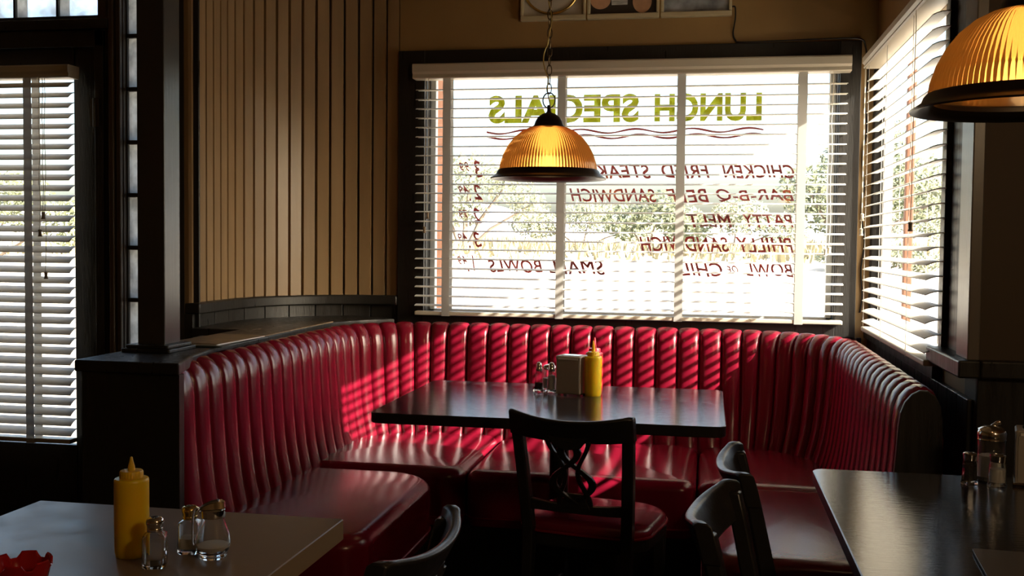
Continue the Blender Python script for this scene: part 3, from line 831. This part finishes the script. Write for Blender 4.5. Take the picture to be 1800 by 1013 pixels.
b.build('sunburst', BRASS, sg, smooth=60)
b = MB(); b.box(P(-.534), P(-.242), -.014, 0, .022, .318); b.build('still_life_picture', ARTDARK, sg)
b = MB()
def disc(mb, cx, cz, rx, rz, y, n=28): mb.loft([[Vector((cx + rx * math.cos(2 * PI * k / n), yy, cz + rz * math.sin(2 * PI * k / n))) for k in range(n)] for yy in (y, y + .001)])
disc(b, P(-.49), .085, .045, .040, -.0156); b.build('painted_fruit', PEACH, sg); b = MB(); disc(b, P(-.305), .075, .042, .050, -.0156); b.build('painted_fruit', PEACH, sg)
b = MB(); b.prism([(P(-.44), .062), (P(-.37), .062), (P(-.365), .20), (P(-.45), .20)], .0145, .0158, Matrix(((1, 0, 0, 0), (0, 0, -1, 0), (0, 1, 0, 0), (0, 0, 0, 1)))); b.build('painted_can', SILVERART, sg)
b = MB(); b.box(P(-.209), P(.071), -.014, 0, .022, .318); b.build('winter_picture', ARTSKY, sg)
b = MB()
pts = [(.088, YB - .015, 2.335), (.098, YB - .03, 2.328), (.100, YB - .02, 2.28), (.092, YB - .008, 2.225), (.103, YB - .008, 2.19), (.13, YB - .026, 2.178), (.3, YB - .028, 2.180), (.5, YB - .028, 2.184), (.622, YB - .028, 2.18), (.648, YB - .01, 2.15)]
z = 2.10; k = 0
while z > .95:
    pts.append((.655 + .006 * math.sin(k * 1.3) + .004 * math.sin(k * .47), YB - .008, z)); z -= .05; k += 1
# smooth the poly line
sm = []
for i in range(len(pts) - 1):
    p0 = Vector(pts[max(i - 1, 0)]); p1 = Vector(pts[i]); p2 = Vector(pts[i + 1]); p3 = Vector(pts[min(i + 2, len(pts) - 1)])
    for q in (0, .25, .5, .75): sm.append(.5 * ((2 * p1) + (p2 - p0) * q + (2 * p0 - 5 * p1 + 4 * p2 - p3) * q * q + (3 * p1 - p0 - 3 * p2 + p3) * q ** 3))
b.tube(sm, .0035, 6); tag(b.build('power_cord', BLACKWIRE, smooth=60), 'black cord from the picture panel down the corner by the window', 'cord')

# ================================================================== TABLE THINGS
def squeeze_bottle(loc, h, r, body, capm, label, name, cat='bottle', group=None, rz=0, bf=.72, cf=.80):
    t = empty(name, loc, rz, label, cat, group); k = h
    b = MB(); b.lathe([(r * .2, 0), (r * .90, 0), (r * .97, .008), (r * .985, .016), (r, .40 * k), (r, (bf - .03) * k), (r * .985, (bf - .012) * k), (r * .94, bf * k), (r * .70, (bf + .006) * k), (r * .62, (bf + .008) * k)], 40); b.build('bottle_body', body, t, smooth=45)
    b = MB(); b.lathe([(r * .68, (bf + .004) * k), (r * .67, (cf - .012) * k), (r * .63, cf * k), (r * .3, cf * k)], 48 * 2, wob=lambda j, i: (.012 if j % 4 < 2 else -.012) if i < 2 else 0); cp = b.build('cap', capm, t, smooth=30)
    b = MB(); b.lathe([(r * .22, (cf - .002) * k), (r * .20, (cf + .04) * k), (r * .11, .96 * k), (r * .07, .995 * k), (r * .035, k)], 20); b.build('nozzle', capm, cp, smooth=50)
    return t
TZ = .7502
squeeze_bottle((-.971, 1.652, TZ), .172, .0290, MUSTARD, MUSTARDCAP, 'large yellow mustard bottle on the taupe table in front', 'mustard_bottle', group='yellow mustard bottles', bf=.785, cf=.862)
squeeze_bottle((-.396, 3.752, TZ), .198, .0315, MUSTARD, MUSTARDCAP, 'yellow mustard bottle beside the napkin dispenser on the booth table', 'mustard_bottle', group='yellow mustard bottles')
squeeze_bottle((-.400, 3.830, TZ), .204, .0315, KETCHUP, KETCHUP, 'red ketchup bottle hidden behind the mustard on the booth table', 'ketchup_bottle')

def square_shaker(loc, rz, h, w, label, fill, fillh, capm, name='salt_shaker'):
    t = empty(name, loc, rz, label, 'shaker')
    def sq(a, z, r=None): return [Vector((p[0], p[1], z)) for p in rrect(-a, a, -a, a, r if r is not None else a * .35, 4)]
    gh = h * .74; wall = .0022; nr = w * .62
    b = MB()
    outer_ = [sq(w * .88, 0), sq(w, .003), sq(w, gh * .80), sq(w * .93, gh * .88), sq(nr, gh * .96, nr * .98), sq(nr, gh * 1.03, nr * .98)]
    innr = [sq(nr - wall, gh * 1.03, (nr - wall) * .98), sq(nr - wall, gh * .95, (nr - wall) * .98), sq(w * .93 - wall, gh * .87), sq(w - wall, gh * .79), sq(w - wall, .009), sq(w * .8, .006)]
    b.loft(outer_ + innr); b.build('jar', CLEAR, t, smooth=40)
    if fill:
        b = MB(); b.loft([sq(w - wall - .0004, .0094), sq(w - wall - .0004, fillh), sq(w * .3, fillh + .002)]); b.build('contents', fill, t, smooth=40)
    b = MB(); r = nr * 1.12
    b.lathe([(r * .97, gh * .97), (r, gh * .98), (r, gh * 1.05), (r * .95, gh * 1.065), (r, gh * 1.08), (r, gh * 1.13), (r * 1.08, gh * 1.16), (r * 1.12, gh * 1.22), (r * 1.04, gh * 1.29), (r * .80, gh * 1.33), (r * .55, gh * 1.34)], 32); cp = b.build('cap', capm, t, smooth=40)
    b = MB()
    for k in range(7):
        a = k * PI / 3; q = 0 if k == 6 else r * .38; b.lathe([(.0016, gh * 1.335), (.0016, gh * 1.343)], 8, (q * math.cos(a), q * math.sin(a), 0))
    b.build('shaker_holes', BLACKWIRE, cp)
    return t
square_shaker((-.900, 1.603, TZ), math.radians(20), .084, .0190, 'empty square glass shaker with dark chrome cap before the mustard', None, 0, CHROME)
square_shaker((-.882, 1.69, TZ), math.radians(12), .083, .0185, 'square glass salt shaker half full, touching the glass pourer', SALT, .027, GOLDCAP)

# glass sugar or syrup pourer with a hinged chrome lid
sp = empty('syrup_pourer', (-.830, 1.672, TZ), math.radians(15), 'pear shaped glass pourer with chrome flap lid and side handle', 'pourer')
b = MB(); o_ = [(.010, 0), (.022, 0), (.0235, .003), (.022, .006), (.0275, .014), (.030, .026), (.028, .040), (.0225, .055), (.0195, .066), (.019, .074)]
i_ = [(.0172, .074), (.0176, .066), (.0205, .055), (.026, .040), (.028, .026), (.0255, .015), (.018, .010), (.006, .009)]
b.lathe(o_ + i_, 40); b.build('jar', CLEAR, sp, smooth=50)
b = MB(); b.lathe([(.006, .0093), (.018, .0103), (.0252, .0152), (.0275, .022), (.010, .024)], 32); b.build('contents', SALT, sp, smooth=40)
b = MB(); b.lathe([(.0200, .070), (.0208, .0715), (.0208, .083), (.018, .0850), (.008, .0855)], 32); b.build('collar', CHROME, sp, smooth=40)
b = MB(); b.loft([[Vector((x, y, z)) for x, y, z in l] for l in (((-.022, -.014, .0845), (-.022, .014, .0845), (-.020, .012, .0875), (-.020, -.012, .0875)), ((-.004, -.015, .086), (-.004, .015, .086), (-.004, .013, .0945), (-.004, -.013, .0945)), ((.014, -.012, .086), (.014, .012, .086), (.013, .010, .0985), (.013, -.010, .0985)), ((.021, -.007, .086), (.021, .007, .086), (.0195, .006, .096), (.0195, -.006, .096)))])
b.tube([(-.020, -.008, .0875), (-.004, -.006, .0955), (.010, -.004, .099)], .0018, 6); b.tube([(-.020, .008, .0875), (-.004, .006, .0955), (.010, .004, .099)], .0018, 6)
b.build('flap_lid', CHROME, sp, smooth=40)
b = MB(); b.ribbon([(-.0205, 0, .076), (-.026, 0, .086), (-.0315, 0, .083), (-.034, 0, .070), (-.0345, 0, .045), (-.0345, 0, .025), (-.033, 0, .021)], (0, 1, 0), [.008, .010, .010, .008, .007, .006, .005], .0022)
b.build('handle', CHROME, sp, smooth=40)

# red notched ashtray
at = MB(); n = 72; loops = []
def ash(r, z, notch):
    l = []
    for k in range(n):
        a = 2 * PI * k / n + .35; f = (k % 12)
        zz = z - (.010 if notch and f in (0, 1, 11) else .006 if notch and f in (2, 10) else 0)
        l.append(Vector((r * math.cos(a), r * math.sin(a), zz)))
    return l
loops = [ash(.012, 0, 0), ash(.036, 0, 0), ash(.039, .003, 0), ash(.043, .020, 0), ash(.046, .034, 1), ash(.0445, .036, 1), ash(.0415, .034, 1), ash(.037, .018, 0), ash(.033, .006, 0), ash(.010, .005, 0)]
at.loft(loops); ao = at.build('ashtray', ASH, smooth=35, loc=(-1.068, 1.49, TZ)); tag(ao, 'red notched plastic ashtray at the corner of the taupe table', 'ashtray')

def tower_shaker(loc, label, fill, fillh):
    t = empty('salt_shaker' if fill is SALT else 'pepper_shaker', loc, 0, label, 'shaker')
    b = MB(); b.lathe([(.008, 0), (.022, 0), (.0238, .003), (.022, .008), (.0165, .018), (.0125, .072), (.0125, .080), (.0108, .080), (.0108, .072), (.0145, .018), (.016, .010), (.006, .007)], 10, wob=None); b.build('jar', CLEAR, t)
    b = MB(); b.lathe([(.005, .0075), (.0155, .0105), (.014, .018), (.0145 - .0034 * (fillh - .018) / .054, fillh), (.003, fillh + .002)], 10); b.build('contents', fill, t)
    b = MB(); b.lathe([(.0128, .077), (.0135, .080), (.0115, .088), (.0105, .094), (.0105, .100), (.0075, .107), (.002, .110)], 20); b.build('cap', CHROME, t, smooth=50)
    return t
tower_shaker((-.600, 3.800, TZ), 'tapered glass pepper shaker at the left on the booth table', PEPPER, .033)
tower_shaker((-.553, 3.800, TZ), 'tapered glass salt shaker next to the napkin dispenser on the booth table', SALT, .062)
# sugar pourer behind them
su = empty('sugar_dispenser', (-.570, 3.862, TZ), math.radians(160), 'glass sugar dispenser with silver flap lid behind the slim shakers', 'dispenser')
b = MB(); b.lathe([(.010, 0), (.026, 0), (.028, .004), (.027, .06), (.024, .075), (.022, .080), (.0202, .080), (.0222, .075), (.025, .06), (.0255, .008), (.008, .006)], 24); b.build('jar', CLEAR, su, smooth=40)
b = MB(); b.lathe([(.006, .0065), (.0248, .0085), (.0246, .045), (.005, .047)], 24); b.build('contents', SALT, su)
b = MB(); b.lathe([(.0225, .076), (.0245, .078), (.0245, .086), (.020, .092), (.008, .096)], 24); b.build('lid', CHROME, su, smooth=40)
b = MB(); b.ribbon([(.022, 0, .084), (.032, 0, .082), (.036, 0, .072), (.036, 0, .062)], (0, 1, 0), .010, .002); b.build('spout', CHROME, su, smooth=40)

def napkin_dispenser(loc, rz, w, d, h, label):
    t = empty('napkin_dispenser', loc, rz, label, 'napkin dispenser', 'steel napkin dispensers')
    b = MB(); b.prism(rrect(-w / 2, w / 2, -d / 2, d / 2, .004, 3), .006, h - .012)
    b.loft([[Vector((p[0], p[1], z)) for p in rrect(-w / 2 + q, w / 2 - q, -d / 2 + q, d / 2 - q, .005, 3)] for z, q in ((h - .012, -.0015), (h - .004, -.0015), (h, .002))]); b.build('case', STEEL, t, smooth=30)
    b = MB(); b.prism(rrect(-w * .36, w * .36, -d * .30, d * .30, .003, 2), h, h + .0015); b.build('top_plate', CHROME, t)
    b = MB(); b.prism(rrect(-w * .44, w * .44, -h * .43, h * .40, .004, 3), -.0012, .0012, Matrix(((1, 0, 0, 0), (0, 0, -1, -d / 2 - .0008), (0, 1, 0, h * .5), (0, 0, 0, 1)))); b.build('face_plate', STEEL, t)
    b = MB(); b.box(-w * .40, w * .40, -d / 2 - .004, -d / 2, h - .013, h - .007); b.build('paper_napkins', PAPER, t)
    b = MB()
    for sx in (-1, 1):
        for sy in (-1, 1): b.lathe([(.006, 0), (.007, .006)], 10, (sx * w * .4, sy * d * .38, 0))
    b.box(-w / 2 - .003, w / 2 + .003, -d / 2 - .006, d / 2 + .006, .004, .008); b.build('base', CHROME, t)
    return t
napkin_dispenser((-.475, 3.775, TZ), math.radians(-15), .095, .075, .141, 'steel napkin dispenser in the middle of the booth table')
napkin_dispenser((.765, 2.60, TZ), math.radians(-14), .105, .08, .130, 'steel napkin dispenser on the right table, cut by the frame')

# right table: tall fluted sugar jar, pepper and salt
tj = empty('sugar_dispenser', (.668, 2.635, TZ), 0, 'tall fluted glass sugar dispenser behind two shakers at right', 'dispenser')
b = MB(); b.lathe([(.010, 0), (.030, 0), (.032, .004), (.032, .095), (.029, .102), (.0265, .102), (.029, .094), (.029, .008), (.008, .006)], 48, wob=lambda j, i: .018 * math.cos(2 * PI * j / 3) if 1 < i < 4 else 0); b.build('jar', CLEAR, tj, smooth=40)
b = MB(); b.lathe([(.006, .0065), (.0286, .0085), (.0286, .058), (.005, .060)], 24); b.build('contents', SALT, tj)
b = MB(); b.lathe([(.0315, .094), (.0335, .096), (.0325, .100), (.0335, .104), (.0335, .112), (.030, .120), (.018, .127), (.006, .129)], 32); b.build('lid', CHROME, tj, smooth=40)
b = MB(); b.tube([(.0, 0, .124), (.012, 0, .134), (.018, 0, .136)], .006, 10); b.build('spout', CHROME, tj, smooth=40)
def round_shaker(loc, label, fill, fillh, name, fac, r=.0165, h=.075, beads=False):
    t = empty(name, loc, 0, label, 'shaker')
    b = MB(); b.lathe([(r * .4, 0), (r * 1.12, 0), (r * 1.18, .003), (r * 1.05, .008), (r * .95, h * .66), (r * .86, h * .73), (r * .80, h * .78), (r * .72, h * .78), (r * .78, h * .72), (r * .86, h * .65), (r * .94, .010), (r * .3, .006)], fac, wob=(lambda j, i: .03 * math.cos(2 * PI * j / 4)) if beads else None); b.build('jar', CLEAR, t, smooth=20 if fac < 16 else 50)
    b = MB(); b.lathe([(r * .28, .0064), (r * .92, .0105), (r * .88, fillh), (r * .2, fillh + .001)], fac); b.build('contents', fill, t)
    b = MB(); b.lathe([(r * .88, h * .74), (r * .92, h * .76), (r * .90, h * .80), (r * .94, h * .83), (r * .92, h * .87), (r * .97, h * .91), (r * .95, h * .96), (r * .6, h)], 24); b.build('cap', CHROME, t, smooth=40)
    return t
round_shaker((.606, 2.570, TZ), 'faceted glass pepper shaker left of the fluted jar at right', PEPPER, .046, 'pepper_shaker', 10)
round_shaker((.664, 2.562, TZ), 'ridged glass salt shaker in front of the fluted jar at right', SALT, .040, 'salt_shaker', 40, r=.0185, h=.076, beads=True)
menu((.575, 1.865, TZ), math.radians(-5), .21, .25, 2, MENUGREY, 'grey menu lying flat on the scuffed right table')

# ================================================================== OUTSIDE
def gz_(x, y):
    q = min(1, max(0, (y - 7) / 14)); q = q * q * (3 - 2 * q)
    return -.16 + .05 * noise.noise((x * .3, y * .3, 0)) * min(1, max(0, (y - 6) / 6)) + 1.22 * q + max(0, y - 21) * .01
b = MB(); n = 90; vs = []; fs = []
for iy in range(n + 1):
    for ix in range(n + 1):
        x = -60 + 120 * ix / n; y = -20 + 140 * iy / n
        vs.append((x, y, gz_(x, y)))
for iy in range(n):
    for ix in range(n): q = iy * (n + 1) + ix; fs.append((q, q + 1, q + n + 2, q + n + 1))
b.add(vs, fs); struct(b.build('ground', SAND, smooth=60))
def hill(name, y, x0, x1, hmax, seed, depth):
    mb = MB(); nx, ny = 60, 8; vs = []; fs = []
    for j in range(ny + 1):
        for i in range(nx + 1):
            u = i / nx; v = j / ny; x = x0 + (x1 - x0) * u; yy = y + depth * v
            hgt = hmax * math.sin(PI * v) * (.45 + .55 * noise.noise((u * 4 + seed, seed, 0)) + .2 * noise.noise((u * 13, v * 3, seed)))
            vs.append((x, yy, -1 + max(0, hgt)))
    for j in range(ny):
        for i in range(nx): q = j * (nx + 1) + i; fs.append((q, q + 1, q + nx + 2, q + nx + 1))
    mb.add(vs, fs); return mb.build(name, HILL, smooth=60)
struct(hill('hills', 150, -160, 120, 17, 3.3, 60))

def leaf_blob(mb, c, r, n, size, rng):
    c = Vector(c)
    for _ in range(n):
        d = Vector((rng.gauss(0, 1), rng.gauss(0, 1), rng.gauss(0, 1))).normalized(); q = rng.random() ** .4
        p = c + Vector((d.x * r[0], d.y * r[1], d.z * r[2])) * q
        a = Vector((rng.gauss(0, 1), rng.gauss(0, 1), rng.gauss(0, 1))).normalized(); e = a.orthogonal().normalized(); s = size * rng.uniform(.6, 1.4)
        mb.add([p - a * s, p + e * s * .45, p + a * s, p - e * s * .45], [(0, 1, 2, 3)])
def bush(name, cat, x, y, blobs, leaf, label, group, size=.055, trunk=None, dens=1.):
    rng = random.Random(int(x * 131 + y * 17)); gz = gz_(x, y) - .03
    t = empty(name, (x, y, gz), 0, label, cat, group); mb = MB()
    for (bx, by, bz, rx, rz_) in blobs: leaf_blob(mb, (bx, by, bz), (rx, rx * .8, rz_), int(900 * dens * rx * rx / (size / .09) ** 1.2) + 120, size, rng)
    mb.build('foliage', leaf, t)
    b2 = MB()
    for (bx, by, bz, rx, rz_) in blobs:
        b2.tube([(0, 0, -.05), (bx * .4, by * .4, bz * .5), (bx, by, bz)], [.06, .04, .015] if trunk else [.03, .02, .01], 6)
    b2.build('stems', BARK, t, smooth=60)
    return t
G1, G2 = 'trees beyond the parking dirt', 'shrubs along the scrub line'
bush('tree', 'tree', 2.4, 20.0, [(-.6, 0, 1.3, .6, .5), (.3, .2, 1.9, .7, .5), (1.0, 0, 1.5, .8, .6), (0, 0, .9, .7, .5), (.7, .3, 2.3, .5, .4), (1.7, .5, 1.1, .7, .6)], LEAFDARK, 'tall olive green tree behind the right end of the painted menu', G1, trunk=1)
bush('tree', 'tree', -5.6, 24.0, [(-.9, 0, 1.5, .6, .5), (.1, .2, 1.9, .7, .5), (1.0, 0, 1.6, .7, .5), (0, 0, 1.0, .6, .4), (1.5, .2, 1.1, .5, .4)], LEAFPALE, 'pale open tree seen below the hanging amber lamp', G1, trunk=1, dens=.6)
bush('shrub', 'shrub', -1.2, 21.0, [(-.4, 0, .7, .5, .4), (.3, 0, .95, .55, .4), (.8, 0, .6, .5, .4)], LEAFDARK, 'dark rounded shrub behind the word SANDWICH', G2)
bush('shrub', 'shrub', 4.9, 31.0, [(-1.2, 0, .9, .8, .5), (.3, 0, .9, .9, .6), (1.6, 0, .7, .8, .5)], LEAFPALE, 'broad sage shrub at the far right of the scrub', G2)
bush('shrub', 'shrub', .6, 27.0, [(-1.2, 0, .7, .7, .45), (.2, 0, .9, .8, .5), (1.3, 0, .6, .7, .45)], LEAFPALE, 'sage shrub right of the dark rounded shrub', G2)
bush('shrub', 'shrub', -3.4, 29.0, [(-1.3, 0, .7, .8, .45), (.2, 0, .9, .8, .5), (1.5, 0, .6, .7, .45)], LEAFPALE, 'sage shrub between the pale tree and dark shrub', G2)
bush('shrub', 'shrub', -8.6, 27.0, [(-1.3, 0, .8, .8, .5), (.2, 0, 1.0, .8, .5), (1.5, 0, .7, .7, .4)], LEAFPALE, 'sage shrub at the left end of the scrub behind the prices', G2)
bush('shrub', 'shrub', -5.2, 16.5, [(-.5, 0, .25, .4, .22), (.1, 0, .32, .4, .25), (.6, 0, .22, .4, .2)], LEAFPALE, 'low grey shrub at the edge of the dirt left of the prices', G2, size=.05)
bush('shrub', 'shrub', 2.6, 17.5, [(-.5, 0, .25, .4, .22), (.2, 0, .35, .4, .25), (.7, 0, .22, .4, .2)], LEAFPALE, 'low grey shrub below the tall olive tree', G2, size=.05)
bush('shrub', 'shrub', -13.5, 18.0, [(-1.2, 0, .9, .8, .5), (.5, 0, 1.1, .8, .6), (1.8, 0, .7, .7, .5)], LEAFDARK, 'olive shrub glimpsed through the blind of the left door', G2)
g = MB(); rng = random.Random(5)
for _ in range(9000):
    x = rng.uniform(-16, 8); y = rng.uniform(18.5, 36); z = gz_(x, y) - .02; hh = rng.uniform(.08, .42) * (.5 + noise.noise((x * .4, y * .4, 2)) * .5 + .3); w_ = rng.uniform(.02, .06)
    if hh < .06: continue
    a = rng.uniform(0, PI); dx, dy = math.cos(a) * w_, math.sin(a) * w_; lx, ly = rng.uniform(-.12, .12), rng.uniform(-.12, .12)
    g.add([(x - dx, y - dy, z), (x + dx, y + dy, z), (x + lx, y + ly, z + hh)], [(0, 1, 2)])
tag(g.build('dry_grass', DRYGRASS), 'dry yellow grass covering the scrub beyond the dirt', 'grass', kind='stuff')
# posts of the porch outside
def porch_post(x, y, label, w=.10, mt=RUST, top=2.9):
    b = MB(); b.box(-w / 2, w / 2, -w / 2, w / 2, 0, top); o = b.build('porch_post', mt, bevel=.006, loc=(x, y, -.16)); return tag(o, label, 'post', 'porch posts outside')
porch_post(-1.93, 7.6, 'rust brown porch post outside the left edge of the menu window', .09)
porch_post(.98, 6.2, 'rust brown porch post outside near the corner of the side window', .058)
porch_post(1.42, 8.0, 'thin rust brown porch post seen farther right through the side blind', .06)
b = MB(); b.box(0, .25, 0, 14, 0, 1.25); tag(b.build('garden_wall', WHITEWALL, loc=(10.5, 3, -.17), bevel=.02), 'low white stucco wall far outside the side window', 'wall')
b = MB(); b.tube([(-14 + 28 * k / 20, 13 - .06 * k, 5.55 - 2.45 * k / 20 - .25 * math.sin(PI * k / 20)) for k in range(21)], .012, 5)
tag(b.build('overhead_cable', BLACKWIRE, smooth=60), 'thin overhead cable crossing the sky behind the heading', 'cable')
# concrete footing the diner stands on
b = MB(); b.box(-3.75, 1.65, -3.15, 3.19, -.3, -.1); b.box(-3.75, .85, 3.19, 4.92, -.3, -.1); struct(b.build('foundation', WHITEWALL))
